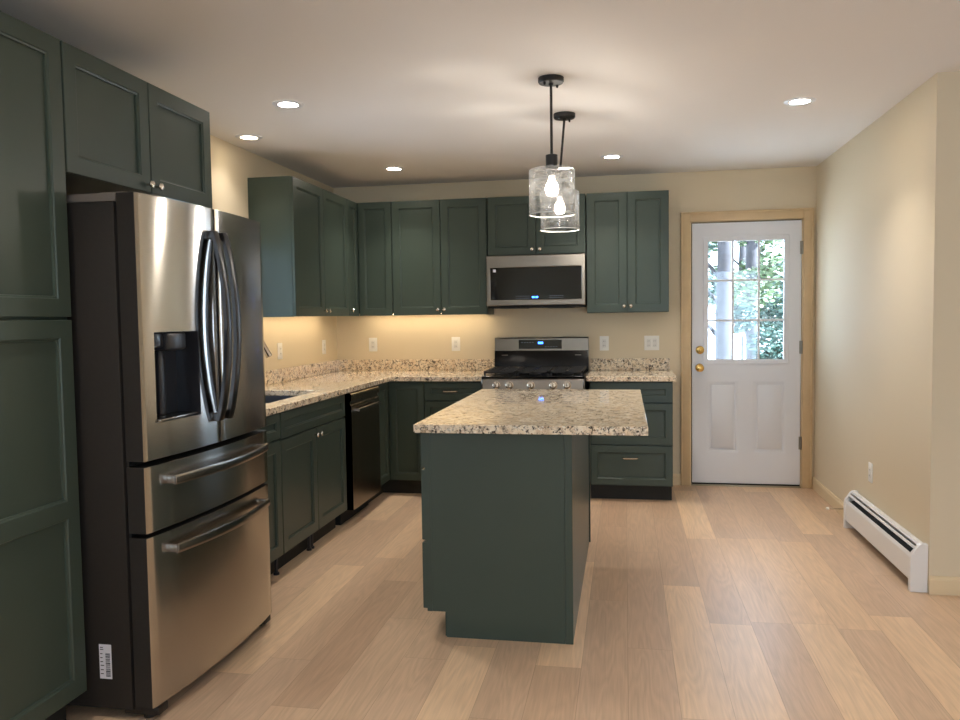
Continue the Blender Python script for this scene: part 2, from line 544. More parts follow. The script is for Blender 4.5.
# baseboards: flat board with a small moulded cap
def baseb(name, p0, p1, n, h=0.089):
    p0, p1, n = V(p0), V(p1), V(n)
    prof = [(0, 0), (.014, 0), (.014, h - .018), (.010, h - .012), (.010, h - .005), (.006, h), (0, h)]
    b = bmesh.new(); rings = [[b.verts.new(p + n * d + V((0, 0, z))) for d, z in prof] for p in (p0, p1)]
    for k in range(len(prof)):
        j = (k + 1) % len(prof); b.faces.new((rings[0][k], rings[0][j], rings[1][j], rings[1][k]))
    b.faces.new(rings[0]); b.faces.new(rings[1])
    struct(name, b, CREAMTRIM)
baseb('baseboard_right', (W, -0.002, 0), (W, -1.155, 0), (-1, 0, 0))
baseb('baseboard_return', (W - .002, YC, 0), (XE, YC, 0), (0, -1, 0))
baseb('baseboard_back', (2.785, 0, 0), (2.858, 0, 0), (0, -1, 0))
# door casing and jamb
bm = bmesh.new()
CX0, CX1, CZ = 2.863, 3.838, 2.152
bx(bm, CX0, DX0 + .012, -0.018, -0.0005, 0, CZ, .003)
bx(bm, DX1 - .012, CX1, -0.018, -0.0005, 0, CZ, .003)
bx(bm, DX0 + .012, DX1 - .012, -0.0175, -0.0005, DZ1 - .012, CZ - .0005, .003)
bx(bm, CX0 - .006, CX0 + .010, -0.024, -0.001, 0, CZ + .006, .003)
bx(bm, CX1 - .010, CX1 + .006, -0.024, -0.001, 0, CZ + .006, .003)
bx(bm, CX0 + .010, CX1 - .010, -0.0235, -0.001, CZ - .010, CZ + .0055, .003)
struct('trim_1', bm, PINE)
bm = bmesh.new()
bx(bm, DX0, DX0 + .022, 0.0, .118, 0, DZ1); bx(bm, DX1 - .018, DX1, 0.0, .118, 0, DZ1); bx(bm, DX0 + .022, DX1 - .018, 0.0, .118, DZ1 - .014, DZ1)
struct('trim_2', bm, CREAMTRIM)
bm = box(DX0 + .022, DX1 - .018, -0.02, .118, 0.0, .010, .003); struct('trim_3', bm, mat('aluminium_sill', (170, 160, 140), rough=.4, metal=.6))
# ---- the door
SX0, SX1, SZ0, SZ1 = 2.9465, 3.7600, 0.022, 2.0690
GX0, GX1, GZ0, GZ1 = 3.060, 3.640, 0.996, 1.932
door = tag(thing('door_1', None, None, ((SX0 + SX1) / 2, .02, SZ0)), kind='structure')
bm = bmesh.new()
y0 = 0.003
us = [SX0, GX0, GX1, SX1]; ws = [SZ0, GZ0, GZ1, SZ1]
grid_slab(bm, us, ws, y0 + .011, y0 + .044, lambda i, j: not (i == 1 and j == 1), 'y')
# front skin with two embossed panels below the glass
pans = []
for px0, px1 in ((3.055, 3.300), (3.405, 3.655)):
    pans.append((px0 - SX0, .262 - SZ0, px1 - SX0, .835 - SZ0))
panel(bm, (SX0, y0 + .011, SZ0), (1, 0, 0), (0, -1, 0), SX1 - SX0, GZ0 - SZ0, .011, pans, depth=.009, lip=.020, e=.0008)
for px0, px1 in ((3.055, 3.300), (3.405, 3.655)):
    bx(bm, px0 + .038, px1 - .038, y0 + .002, y0 + .0095, .300, .797, .004)
bx(bm, SX0, GX0, y0, y0 + .011, GZ0, SZ1); bx(bm, GX1, SX1, y0, y0 + .011, GZ0, SZ1); bx(bm, GX0, GX1, y0, y0 + .011, GZ1, SZ1)
obj('slab', bm, WHITE, door)
bm = bmesh.new()
f = .030
gx = [GX0 - f, GX0 + .008]; x_ = GX0 + .008; wp = (GX1 - GX0 - .016 - .032) / 3; hp = (GZ1 - GZ0 - .016 - .032) / 3
z_ = GZ0 + .008; gz = [GZ0 - f, z_]
for k in range(2):
    x_ += wp; gx += [x_, x_ + .016]; x_ += .016
    z_ += hp; gz += [z_, z_ + .016]; z_ += .016
gx += [GX1 - .008, GX1 + f]; gz += [GZ1 - .008, GZ1 + f]
grid_slab(bm, gx, gz, y0 - .008, y0 - .0002, lambda i, j: not (i % 2 == 1 and j % 2 == 1), 'y')
bx(bm, GX0, GX1, y0, y0 + .030, GZ1 - .006, GZ1); bx(bm, GX0, GX1, y0, y0 + .030, GZ0, GZ0 + .006)
bx(bm, GX0, GX0 + .006, y0, y0 + .030, GZ0, GZ1); bx(bm, GX1 - .006, GX1, y0, y0 + .030, GZ0, GZ1)
obj('lite_frame', bm, WHITE, door, bevel=.003)
bm = box(GX0 + .006, GX1 - .006, y0 + .018, y0 + .024, GZ0 + .006, GZ1 - .006); obj('pane', bm, PANE, door)
bm = bmesh.new(); lathe(bm, (3.003, y0, .938), (0, -1, 0), [(.033, 0), (.033, .004), (.028, .009), (.013, .012), (.011, .03), (.016, .036), (.027, .046), (.030, .058), (.026, .068), (.012, .073), (0, .074)], 28)
obj('door_knob', bm, BRASS, door)
bm = bmesh.new(); lathe(bm, (3.006, y0, 1.078), (0, -1, 0), [(.033, 0), (.033, .006), (.028, .014), (.022, .017), (0, .018)], 28); bx(bm, 3.000, 3.012, y0 - .034, y0 - .017, 1.060, 1.096, .003)
obj('deadbolt', bm, BRASS, door)
for hz in (1.86, 1.095, .35):
    bm = bmesh.new(); lathe(bm, (SX1 + .002, -.006, hz - .05), (0, 0, 1), [(.0065, 0), (.0065, .1)], 12); bx(bm, SX1 - .012, SX1 + .012, -.002, y0, hz - .05, hz + .05)
    obj('hinge', bm, mat('hinge_steel', (150, 145, 135), rough=.35, metal=1), door)
bm = box(SX0, SX1, y0 + .002, y0 + .04, .0105, SZ0); obj('sweep', bm, DARK, door)
bm = bmesh.new(); bx(bm, DX0 + .0225, SX0 + .004, y0 + .0445, y0 + .056, .011, DZ1 - .015); bx(bm, SX1 - .004, DX1 - .0185, y0 + .0445, y0 + .056, .011, DZ1 - .015); bx(bm, SX0 + .004, SX1 - .004, y0 + .0445, y0 + .056, SZ1 - .004, DZ1 - .015)
obj('weatherstrip', bm, DARK, door)

# ------------------------------------------------------------ cabinet builder
T = .019                      # front thickness
RAIL = .058
KNOBP = [(.0045, 0), (.0045, .012), (.006, .014), (.0135, .019), (.0145, .023), (.0125, .027), (.006, .0295), (0, .030)]
def front(parent, name, side, p, a0, a1, z0, z1, rail=RAIL, mid=None, knob=None, pull=None, gap=.0025, label=None):
    """side '+x' / '-x': plane x = p, a = y;  '-y': plane y = p, a = x.  p is the back of the front; knob=(a, z)"""
    a0 += gap; a1 -= gap; z0 += gap; z1 -= gap
    n = {'+x': V((1, 0, 0)), '-x': V((-1, 0, 0)), '-y': V((0, -1, 0))}[side]
    O = V((p, a0, z0)) if side != '-y' else V((a0, p, z0))
    u = V((0, 1, 0)) if side != '-y' else V((1, 0, 0))
    w, h = a1 - a0, z1 - z0
    if mid is None: pans = [(rail, rail, w - rail, h - rail)]
    else:
        m = mid - z0
        pans = [(rail, rail, w - rail, m - rail / 2), (rail, m + rail / 2, w - rail, h - rail)]
    bm = bmesh.new(); panel(bm, O, u, n, w, h, T, pans)
    d = obj(name, bm, GREEN, parent, smooth=False)
    if label: d['label'] = label
    def at(a, z, c): return (V((p, a, z)) if side != '-y' else V((a, p, z))) + n * c
    if knob:
        bm = bmesh.new(); lathe(bm, at(knob[0], knob[1], T), n, KNOBP, 20)
        obj('knob', bm, NICKEL, d)
    if pull:
        bm = bmesh.new(); a, z, hl = pull
        pts = [at(a - hl, z, T), at(a - hl, z, T + .018), at(a - hl + .006, z, T + .025), at(a, z, T + .027), at(a + hl - .006, z, T + .025), at(a + hl, z, T + .018), at(a + hl, z, T)]
        tube(bm, pts, [.007, .006, .006, .0055, .006, .006, .007], 10)
        obj('pull', bm, NICKEL, d)
    return d

# ------------------------------------------------------------ left run: pantry, fridge, over-fridge cabinet
UT, UB = 2.2927, 1.3817
PX = .612
t = thing('pantry_cabinet', 'tall green pantry cabinet at far left beside the refrigerator', 'cabinet', (.3, -4.45, 0))
bm = bmesh.new(); bx(bm, .001, PX, -4.760, -4.134, .115, 2.283); obj('body', bm, GREEN, t, smooth=False)
bm = box(.001, .545, -4.758, -4.136, 0, .115); obj('toe_kick', bm, KICK, t)
front(t, 'door', '+x', PX, -4.760, -4.134, 1.381, 2.283, label='upper door with one long recessed panel')
front(t, 'door', '+x', PX, -4.760, -4.134, .119, 1.376, mid=.752, label='lower door with two recessed panels')
t = thing('fridge_top_cabinet', 'two-door green wall cabinet above the refrigerator', 'cabinet', (.3, -3.65, 1.865))
bm = bmesh.new(); bx(bm, .001, PX, -4.130, -3.190, 1.858, 2.283); obj('body', bm, GREEN, t, smooth=False)
front(t, 'door', '+x', PX, -4.130, -3.655, 1.856, 2.283, knob=(-3.684, 1.887))
front(t, 'door', '+x', PX, -3.655, -3.190, 1.856, 2.283, knob=(-3.624, 1.887))

# refrigerator
FY0, FY1, FYC = -4.092, -3.190, -3.640
def fx(y): return .845 + .012 * (y - FY0) / .9 + .030 * (1 - ((y - FYC) / .451) ** 2)
fr = thing('refrigerator', 'stainless French-door refrigerator with ice dispenser and two bottom drawers', 'refrigerator', (.42, FYC, 0))
bm = bmesh.new(); bx(bm, .05, .765, FY0 + .004, FY1 - .004, .035, 1.765, .006); obj('body', bm, CHAR, fr)
bm = bmesh.new(); bx(bm, .50, .772, FY0 + .006, FY0 + .10, 1.7645, 1.792, .004); bx(bm, .70, .80, FY0 + .02, FY0 + .075, 1.780, 1.797, .004)
bx(bm, .50, .772, FY1 - .10, FY1 - .006, 1.7645, 1.792, .004); bx(bm, .50, .56, FY0 + .10, FY1 - .10, 1.7645, 1.788, .004)
obj('hinge_cover', bm, mat('hinge_cover_grey', (112, 104, 98), rough=.5), fr)
def leaf(name, y0, y1, z0, z1, hole=None, parent=fr):
    bm = bmesh.new(); N = 16
    ys = [y0 + (y1 - y0) * k / N for k in range(N + 1)]
    zs = [z0, z1]
    if hole:
        ys = sorted(set([y for y in ys if min(abs(y - hole[0]), abs(y - hole[1])) > .01]) | {hole[0], hole[1]})
        zs = [z0, hole[2], hole[3], z1]
    xb, r = .778, .010
    ys_in = [y0 + .001] + [y0 + r] + [y for y in ys if y0 + r + .004 < y < y1 - r - .004] + [y1 - r] + [y1 - .001]
    def X(y):
        x = fx(y)
        if y <= y0 + .0011 or y >= y1 - .0011: return x - .003
        return x
    gv = {}
    def P(y, z, b=False):
        k = (round(y, 5), round(z, 5), b)
        if k not in gv: gv[k] = bm.verts.new((xb if b else X(y), y, z))
        return gv[k]
    for a, b in zip(ys_in, ys_in[1:]):
        for c, d in zip(zs, zs[1:]):
            if hole and hole[0] - 1e-4 < (a + b) / 2 < hole[1] + 1e-4 and hole[2] < (c + d) / 2 < hole[3]: continue
            f = bm.faces.new((P(a, c), P(b, c), P(b, d), P(a, d))); f.material_index = 0
        for z in (z0, z1):
            f = bm.faces.new((P(a, z), P(b, z), P(b, z, 1), P(a, z, 1))); f.material_index = 1
    for y in (ys_in[0], ys_in[-1]):
        for c, d in zip(zs, zs[1:]):
            f = bm.faces.new((P(y, c), P(y, d), P(y, d, 1), P(y, c, 1))); f.material_index = 1
    f = bm.faces.new((P(ys_in[0], z0, 1), P(ys_in[-1], z0, 1), P(ys_in[-1], z1, 1), P(ys_in[0], z1, 1))); f.material_index = 1
    return obj(name, bm, [STEEL, CHAR], parent)
DSP = (-4.024, -3.776, 1.018, 1.328)
dl = leaf('door', FY0, FYC - .003, .896, 1.790, DSP); dl['label'] = 'left fridge door with ice and water dispenser'
dr = leaf('door', FYC + .003, FY1, .896, 1.790); dr['label'] = 'plain right fridge door'
bm = bmesh.new(); y0d, y1d, z0d, z1d = DSP; xb = .782
def fq(bm, pts, mi=0):
    f = bm.faces.new([bm.verts.new(p) for p in pts]); f.material_index = mi
x0d, x1d = fx(y0d), fx(y1d)
fq(bm, [(xb, y0d, z0d), (xb, y1d, z0d), (xb, y1d, z1d), (xb, y0d, z1d)])
fq(bm, [(x0d, y0d, z0d), (xb, y0d, z0d), (xb, y0d, z1d), (x0d, y0d, z1d)])
fq(bm, [(x1d, y1d, z0d), (x1d, y1d, z1d), (xb, y1d, z1d), (xb, y1d, z0d)])
fq(bm, [(x0d, y0d, z1d), (xb, y0d, z1d), (xb, y1d, z1d), (x1d, y1d, z1d)])
fq(bm, [(x0d, y0d, z0d), (x1d, y1d, z0d), (xb, y1d, z0d), (xb, y0d, z0d)])
obj('dispenser_recess', bm, DARKPL, dl, recalc=False)
bm = bmesh.new(); bx(bm, .784, .862, -3.955, -3.83, 1.262, 1.326, .012); bx(bm, .786, .845, y0d + .004, -3.950, 1.275, 1.326, .006); obj('dispenser_nozzle', bm, DARKPL, dl)
bm = bmesh.new(); bx(bm, .783, .800, -4.008, -3.955, 1.085, 1.245, .006); obj('dispenser_paddle', bm, STEEL2, dl)
bm = bmesh.new(); bx(bm, .783, .806, -3.925, -3.878, 1.031, 1.265, .008); obj('dispenser_chute', bm, DARKPL, dl)
bm = bmesh.new(); bx(bm, .784, .868, y0d + .003, y1d - .003, 1.019, 1.030, .003); obj('drip_tray', bm, HANDLEM, dl)
def vhandle(y, par):
    bm = bmesh.new(); z0, z1 = .985, 1.700
    b = fx(y); pts = []
    for k in range(25):
        s = k / 24; pts.append((b + .016 + .046 * math.sin(PI * s) ** 0.8, y, z0 + (z1 - z0) * s))
    bar(bm, pts, (1, 0, 0), .019, .010)
    for z in (z0 + .012, z1 - .012): bx(bm, b - .002, b + .024, y - .016, y + .016, z - .016, z + .016, .004)
    obj('handle', bm, HANDLED, par)
vhandle(-3.676, dl); vhandle(-3.604, dr)
def hhandle(z, par):
    bm = bmesh.new(); pts = []
    for k in range(25):
        s = k / 24; y = -3.985 + (3.985 - 3.275) * s
        pts.append((fx(y) + .028 + .022 * math.sin(PI * s), y, z))
    bar(bm, pts, (1, 0, 0), .0155, .007)
    for y in (-3.975, -3.285): bx(bm, fx(y) - .002, fx(y) + .036, y - .010, y + .010, z - .013, z + .013, .003)
    obj('handle', bm, HANDLEM, par)
d1 = leaf('drawer', FY0, FY1, .651, .875); d1['label'] = 'shallow middle drawer'
d2 = leaf('drawer', FY0, FY1, .050, .635); d2['label'] = 'deep freezer drawer at the bottom'
hhandle(.815, d1); hhandle(.573, d2)
bm = bmesh.new(); bx(bm, .766, .776, FY0 + .02, FY1 - .02, .06, 1.78); obj('gasket', bm, DARK, fr)
for y in (FY0 + .05, FY1 - .034):
    bm = bmesh.new(); bx(bm, .72, .852, y - .03, y + .03, .014, .045, .006); lathe(bm, (.80, y, 0), (0, 0, 1), [(.022, 0), (.022, .012), (.012, .016), (.012, .03)], 16)
    obj('foot', bm, BLACKM, fr)
bm = bmesh.new(); ys_ = FY0 + .004
bx(bm, .646, .692, ys_ - .0012, ys_ - .0002, .142, .262)
st = obj('sticker', bm, STICK, fr)
bm = bmesh.new(); z = .150
while z < .232:
    h = random.choice((.0015, .0025, .004)); bx(bm, .670, .687, ys_ - .0018, ys_ - .0013, z, z + h); z += h + random.choice((.0018, .003))
for z in (.25, .243, .228, .214, .2, .187, .172, .158): bx(bm, .650, .650 + random.uniform(.008, .016), ys_ - .0018, ys_ - .0013, z, z + .003)
obj('barcode', bm, INK, st)

# ------------------------------------------------------------ left base run
BX = .621                      # back of the fronts
CT0, CT1 = .884, .9200         # worktop
t = thing('base_cabinet', 'narrow green base cabinet between refrigerator and sink cabinet', 'cabinet', (.3, -2.83, 0))
bm = box(.001, BX, -3.130, -2.577, .115, CT0 - .001); obj('body', bm, GREEN, t, smooth=False)
bm = box(.001, .555, -3.130, -2.577, 0, .115); obj('toe_kick', bm, KICK, t)
front(t, 'drawer', '+x', BX, -3.130, -2.577, .740, .877, rail=.042)
front(t, 'door', '+x', BX, -3.130, -2.577, .119, .735, knob=(-3.10, .69))
t = thing('sink_cabinet', 'green sink base cabinet with two doors under a wide false drawer', 'cabinet', (.3, -2.08, 0))
bm = bmesh.new(); bx(bm, .001, BX, -2.573, -1.592, .115, .66); bx(bm, .58, BX, -2.573, -1.592, .66, CT0 - .001); bx(bm, .001, .58, -2.573, -2.555, .66, CT0 - .001); bx(bm, .001, .58, -1.61, -1.592, .66, CT0 - .001)
obj('body', bm, GREEN, t, smooth=False)
bm = box(.001, .555, -2.573, -1.592, 0, .115); obj('toe_kick', bm, KICK, t)
front(t, 'false_drawer', '+x', BX, -2.573, -1.592, .733, .877, rail=.042)
front(t, 'door', '+x', BX, -2.573, -2.0825, .119, .728, knob=(-2.112, .690))
front(t, 'door', '+x', BX, -2.0825, -1.592, .119, .728, knob=(-2.053, .690))
for yy in (-2.55, -2.10, -2.06):
    bm = bmesh.new(); lathe(bm, (.582, yy, 0), (0, 0, 1), [(.016, 0), (.016, .012), (.009, .014), (.009, .115)], 12); obj('levelling_foot', bm, DARKPL, t)
t = thing('dishwasher', 'stainless dishwasher set under the granite worktop', 'dishwasher', (.33, -1.245, 0))
DY0, DY1 = -1.545, -.946
bm = box(.03, .610, DY0 + .005, DY1 - .005, .10, CT0 - .004); obj('body', bm, DARK, t)
bm = bmesh.new()
pf = [(.612, .105), (.665, .105), (.665, .795), (.655, .800), (.655, .822), (.665, .827), (.667, .835), (.667, .868), (.660, .876), (.612, .876)]
rr = [[bm.verts.new((x, y, z)) for x, z in pf] for y in (DY0 + .003, DY1 - .003)]
for k in range(len(pf)):
    j = (k + 1) % len(pf); bm.faces.new((rr[0][k], rr[0][j], rr[1][j], rr[1][k]))
bm.faces.new(rr[0]); bm.faces.new(rr[1])
dd = obj('door', bm, mat('dishwasher_steel', (140, 130, 118), rough=.25, metal=1, aniso=.6, rot=.25), t)
bm = bmesh.new(); bar(bm, [(.690, DY0 + .07, .760), (.690, DY1 - .07, .760)], (1, 0, 0), .011, .007)
for y in (DY0 + .09, DY1 - .09): bx(bm, .664, .688, y - .008, y + .008, .752, .768)
obj('handle', bm, HANDLEM, dd)
bm = box(.05, .57, DY0 + .01, DY1 - .01, 0, .10); obj('toe_kick', bm, DARK, t)
# corner base
BY = -.616
t = thing('corner_cabinet', 'green corner base cabinet with two full-height doors meeting at right angles', 'cabinet', (.3, -.3, 0))
bm = bmesh.new(); grid_slab(bm, [.001, BX, .921], [-.942, BY, -.001], .115, CT0 - .001, lambda i, j: not (i == 1 and j == 0)); obj('body', bm, GREEN, t, smooth=False)
bm = bmesh.new(); grid_slab(bm, [.001, .555, .921], [-.942, -.55, -.001], 0, .115, lambda i, j: not (i == 1 and j == 0)); obj('toe_kick', bm, KICK, t)
front(t, 'door', '+x', BX, -.942, BY - T - .001, .119, .877, rail=.05)
front(t, 'door', '-y', BY, BX + T + .001, .921, .119, .877, rail=.05)
t = thing('drawer_cabinet', 'green drawer base left of the gas range', 'cabinet', (1.15, -.3, 0))
bm = box(.924, 1.372, BY, -.001, .115, CT0 - .001); obj('body', bm, GREEN, t, smooth=False)
bm = box(.924, 1.372, -.55, -.001, 0, .115); obj('toe_kick', bm, KICK, t)
for z0, z1, zp in ((.735, .877, .806), (.425, .730, .60), (.119, .420, .30)):
    front(t, 'drawer', '-y', BY, .924, 1.372, z0, z1, rail=.042, pull=(1.125, zp, .055))
t = thing('drawer_cabinet', 'three-drawer green base right of the gas range, nearest the door', 'cabinet', (2.47, -.3, 0))
bm = box(2.170, 2.7615, BY, -.001, .115, CT0 - .001); obj('body', bm, GREEN, t, smooth=False)
bm = box(2.170, 2.758, -.55, -.001, 0, .115); obj('toe_kick', bm, KICK, t)
for z0, z1, zp in ((.728, .877, .80), (.418, .723, .575), (.119, .413, .322)):
    front(t, 'drawer', '-y', BY, 2.170, 2.7615, z0, z1, rail=.048, pull=(2.457, zp, .052))

# ------------------------------------------------------------ worktops, sink, faucet
CD = .668
t = thing('granite_worktop', 'L-shaped speckled granite worktop from the sink round to the range', 'countertop', (.33, -1.5, CT0))
SKX0, SKX1, SKY0, SKY1 = .13, .548, -2.520, -1.785
bm = bmesh.new()
xs = [.001, SKX0, SKX1, CD, 1.372]; ys = [-3.130, SKY0, SKY1, -CD, -.001]
grid_slab(bm, xs, ys, CT0, CT1, lambda i, j: not (i == 3 and j < 3) and not (i == 1 and j == 1))
obj('worktop', bm, GRANITE, t, bevel=.003)
bm = bmesh.new(); grid_slab(bm, [.001, .021, 1.372], [-3.130, -.021, -.001], CT1, 1.0148, lambda i, j: not (i == 1 and j == 0)); obj('backsplash', bm, GRANITE, t, bevel=.002)
t = thing('granite_worktop', 'short speckled granite worktop right of the range', 'countertop', (2.47, -.33, CT0))
bm = box(2.143, 2.784, -CD, -.001, CT0, CT1); obj('worktop', bm, GRANITE, t, bevel=.003)
bm = box(2.143, 2.770, -.021, -.001, CT1, 1.0148); obj('backsplash', bm, GRANITE, t, bevel=.002)
t = thing('kitchen_sink', 'stainless undermount sink sunk in the granite worktop by the refrigerator', 'sink', (.34, -2.15, .68))
bm = bmesh.new(); a, b, c, d = SKX0 - .006, SKX1 + .006, SKY0 - .006, SKY1 + .006; zt, zb = CT0 - .002, .70
grid_slab(bm, [a, a + .008, b - .008, b], [c, c + .008, d - .008, d], zb, zt, lambda i, j: not (i == 1 and j == 1)); bx(bm, a, b, c, d, zb - .008, zb)
obj('basin', bm, mat('sink_steel', (150, 158, 172), rough=.3, metal=1), t)
bm = bmesh.new(); lathe(bm, (.34, -2.15, zb), (0, 0, 1), [(.045, 0), (.045, .002), (.03, .003), (.03, .001), (0, .001)], 24); obj('drain', bm, STEEL2, t)
t = thing('faucet', 'arched nickel kitchen faucet behind the refrigerator by the sink', 'faucet', (.075, -2.15, CT1))
bm = bmesh.new(); lathe(bm, (.075, -2.15, CT1), (0, 0, 1), [(.028, 0), (.028, .006), (.018, .012), (.017, .09), (.013, .10)], 20)
pts = [(.075, -2.15, 1.0)] + [(.075, -2.15, 1.0 + .17 * k / 4) for k in range(1, 5)]
for k in range(1, 14):
    a = PI * k / 15; pts.append((.215 - .14 * math.cos(a), -2.15, 1.17 + .13 * math.sin(a)))
tube(bm, pts, .012, 12); obj('spout', bm, NICKEL, t)
bm = bmesh.new(); tube(bm, [(.345, -2.15, 1.235), (.358, -2.15, 1.205), (.388, -2.15, 1.150)], [.014, .016, .019], 14); obj('spray_head', bm, NICKEL, t)
bm = bmesh.new(); tube(bm, [(.075, -2.135, .975), (.075, -2.10, .985), (.075, -2.065, 1.01)], [.008, .007, .006], 10); obj('lever', bm, NICKEL, t)

# ------------------------------------------------------------ wall cabinets
UD = .313
UX = UD - T
t = thing('wall_cabinet', 'two-door green wall cabinet over the sink with its plain side showing', 'cabinet', (.15, -1.06, UB))
bm = bmesh.new(); bx(bm, .001, UX, -1.558, -.551, UB + .022, UT); bx(bm, .001, UX, -1.576, -1.5581, UB, UT); obj('body', bm, GREEN, t, smooth=False)
front(t, 'door', '+x', UX, -1.576, -1.050, UB, UT, knob=(-1.085, 1.424))
front(t, 'door', '+x', UX, -1.050, -.551, UB, UT, knob=(-1.015, 1.424))
t = thing('corner_wall_cabinet', 'green corner wall cabinet with narrow doors folding round the corner', 'cabinet', (.2, -.2, UB))
bm = bmesh.new(); grid_slab(bm, [.001, UX, .592], [-.549, -UX, -.001], UB + .022, UT, lambda i, j: not (i == 1 and j == 0)); obj('body', bm, GREEN, t, smooth=False)
front(t, 'door', '+x', UX, -.549, -UD - .001, UB, UT, rail=.05, knob=(-.52, 1.428))
front(t, 'door', '-y', -UX, UD + .001, .592, UB, UT, rail=.05)
t = thing('wall_cabinet', 'two-door green wall cabinet left of the microwave', 'cabinet', (.98, -.15, UB))
bm = bmesh.new(); bx(bm, .596, 1.346, -UX, -.001, UB + .022, UT); bx(bm, 1.3461, 1.364, -UX, -.001, UB, UT); obj('body', bm, GREEN, t, smooth=False)
front(t, 'door', '-y', -UX, .596, .9925, UB, UT, knob=(.967, 1.428))
front(t, 'door', '-y', -UX, .9925, 1.364, UB, UT, knob=(1.020, 1.428))
t = thing('wall_cabinet', 'short two-door green wall cabinet above the microwave', 'cabinet', (1.75, -.15, 1.84))
bm = box(1.372, 2.130, -UX, -.001, 1.838, UT); obj('body', bm, GREEN, t, smooth=False)
front(t, 'door', '-y', -UX, 1.372, 1.751, 1.838, UT, knob=(1.722, 1.880))
front(t, 'door', '-y', -UX, 1.751, 2.130, 1.838, UT, knob=(1.782, 1.880))
t = thing('wall_cabinet', 'tall two-door green wall cabinet right of the microwave, nearest the door', 'cabinet', (2.44, -.15, UB))
bm = box(2.138, 2.752, -UX, -.001, UB, UT); obj('body', bm, GREEN, t, smooth=False)
front(t, 'door', '-y', -UX, 2.138, 2.4435, UB, UT, knob=(2.418, 1.430))
front(t, 'door', '-y', -UX, 2.4435, 2.752, UB, UT, knob=(2.469, 1.430))

# under-cabinet light strips
def strip(x0, x1, y0, y1, label):
    t = thing('under_cabinet_light', label, 'light', ((x0 + x1) / 2, (y0 + y1) / 2, UB + .010), 'light strips under the wall cabinets')
    bm = box(x0 - .006, x1 + .006, y0 - .006, y1 + .006, UB + .014, UB + .0215); obj('housing', bm, PLATEM, t)
    bm = box(x0, x1, y0, y1, UB + .0105, UB + .014); obj('diffuser', bm, STRIPM, t)
strip(.10, .125, -1.50, -.40, 'warm light strip under the wall cabinet over the sink')
strip(.32, 1.32, -.125, -.10, 'warm light strip under the wall cabinets left of the microwave')

# ------------------------------------------------------------ microwave
MX0, MX1, MZ0, MZ1 = 1.3695, 2.1315, 1.429, 1.832
t = thing('microwave', 'stainless over-the-range microwave with black glass door', 'microwave', (1.75, -.2, MZ0))
bm = bmesh.new(); bx(bm, MX0 + .002, MX1 - .002, -.345, -.001, MZ0 + .012, MZ1 - .001); obj('body', bm, CHAR, t)
bm = bmesh.new(); grid_slab(bm, [MX0, MX0 + .034, MX1 - .030, MX1], [MZ0 + .016, MZ0 + .062, MZ1 - .094, MZ1], -.390, -.346, lambda i, j: not (i == 1 and j == 1), 'y')
dm = obj('door', bm, STEEL2, t, bevel=.006)
bm = box(MX0 + .034, MX1 - .030, -.388, -.35, MZ0 + .062, MZ1 - .094); 
for r_ in range(2):
    for k in range(7):
        bxm(bm, 1, 1.60 + k * .016, 1.607 + k * .016, -.3888, -.388, 1.500 + r_ * .016, 1.5025 + r_ * .016)
        bxm(bm, 1, 1.86 + k * .016, 1.867 + k * .016, -.3888, -.388, 1.500 + r_ * .016, 1.5025 + r_ * .016)
obj('glass', bm, [BLACKGL, DIMLED], dm)
bm = bmesh.new(); bx(bm, MX0 + .01, MX1 - .01, -.375, -.02, MZ0, MZ0 + .012); bx(bm, MX0 + .10, MX0 + .30, -.36, -.12, MZ0 - .004, MZ0); bx(bm, MX1 - .30, MX1 - .10, -.36, -.12, MZ0 - .004, MZ0); obj('vent_grille', bm, DARK, t)
bm = bmesh.new()
for k in range(4): bx(bm, 1.725 + k * .011 + (k > 1) * .005, 1.725 + k * .011 + .008 + (k > 1) * .005, -.3895, -.388, 1.502, 1.516)
obj('clock_display', bm, BLUELED, dm)
bm = box(1.424, 1.446, -.3892, -.388, 1.705, 1.727); obj('sticker', bm, STICK, dm)

# ------------------------------------------------------------ range
RX0_, RX1_ = 1.379, 2.137
t = thing('gas_range', 'stainless gas range with black cooktop under the microwave', 'range', (1.758, -.35, 0))
bm = box(RX0_ + .003, RX1_ - .003, -.655, -.012, .06, .905); obj('body', bm, CHAR, t)
bm = bmesh.new(); grid_slab(bm, [RX0_, RX1_], [-.700, -.012], .905, .925, lambda i, j: True); obj('cooktop', bm, BLACKEN, t, bevel=.006)
def prism_x(bm, prof, x0, x1):
    rr = [[bm.verts.new((x, y, z)) for y, z in prof] for x in (x0, x1)]
    n = len(prof)
    for k in range(n):
        j = (k + 1) % n; bm.faces.new((rr[0][k], rr[0][j], rr[1][j], rr[1][k]))
    bm.faces.new(rr[0]); bm.faces.new(rr[1])
bm = bmesh.new(); prism_x(bm, [(-.656, .822), (-.712, .822), (-.716, .830), (-.702, .898), (-.696, .904), (-.656, .904)], RX0_ + .012, RX1_ - .012)
cp = obj('control_panel', bm, STEEL2, t)
for x in (RX0_ + .006, RX1_ - .006):
    bm = bmesh.new(); bx(bm, x - .006, x + .006, -.722, -.656, .820, .906, .005); obj('panel_end_cap', bm, HANDLEM, cp)
for px in (497.5, 510.6, 532.0, 554.2, 567.8):
    x = 1.379 + (px - 482.2) * (.758 / 102.6)
    bm = bmesh.new(); lathe(bm, (x, -.708, .858), V((0, -1, .20)), [(.029, -.002), (.029, .004), (.024, .006), (.022, .028), (.019, .033), (0, .034)], 24)
    bx(bm, x - .004, x + .004, -.752, -.712, .846, .886, .002)
    obj('knob', bm, NICKEL, cp)
bm = bmesh.new(); prism_x(bm, [(-.0125, .925), (-.100, .925), (-.095, .975), (-.072, 1.085), (-.0125, 1.085)], RX0_, RX1_); 
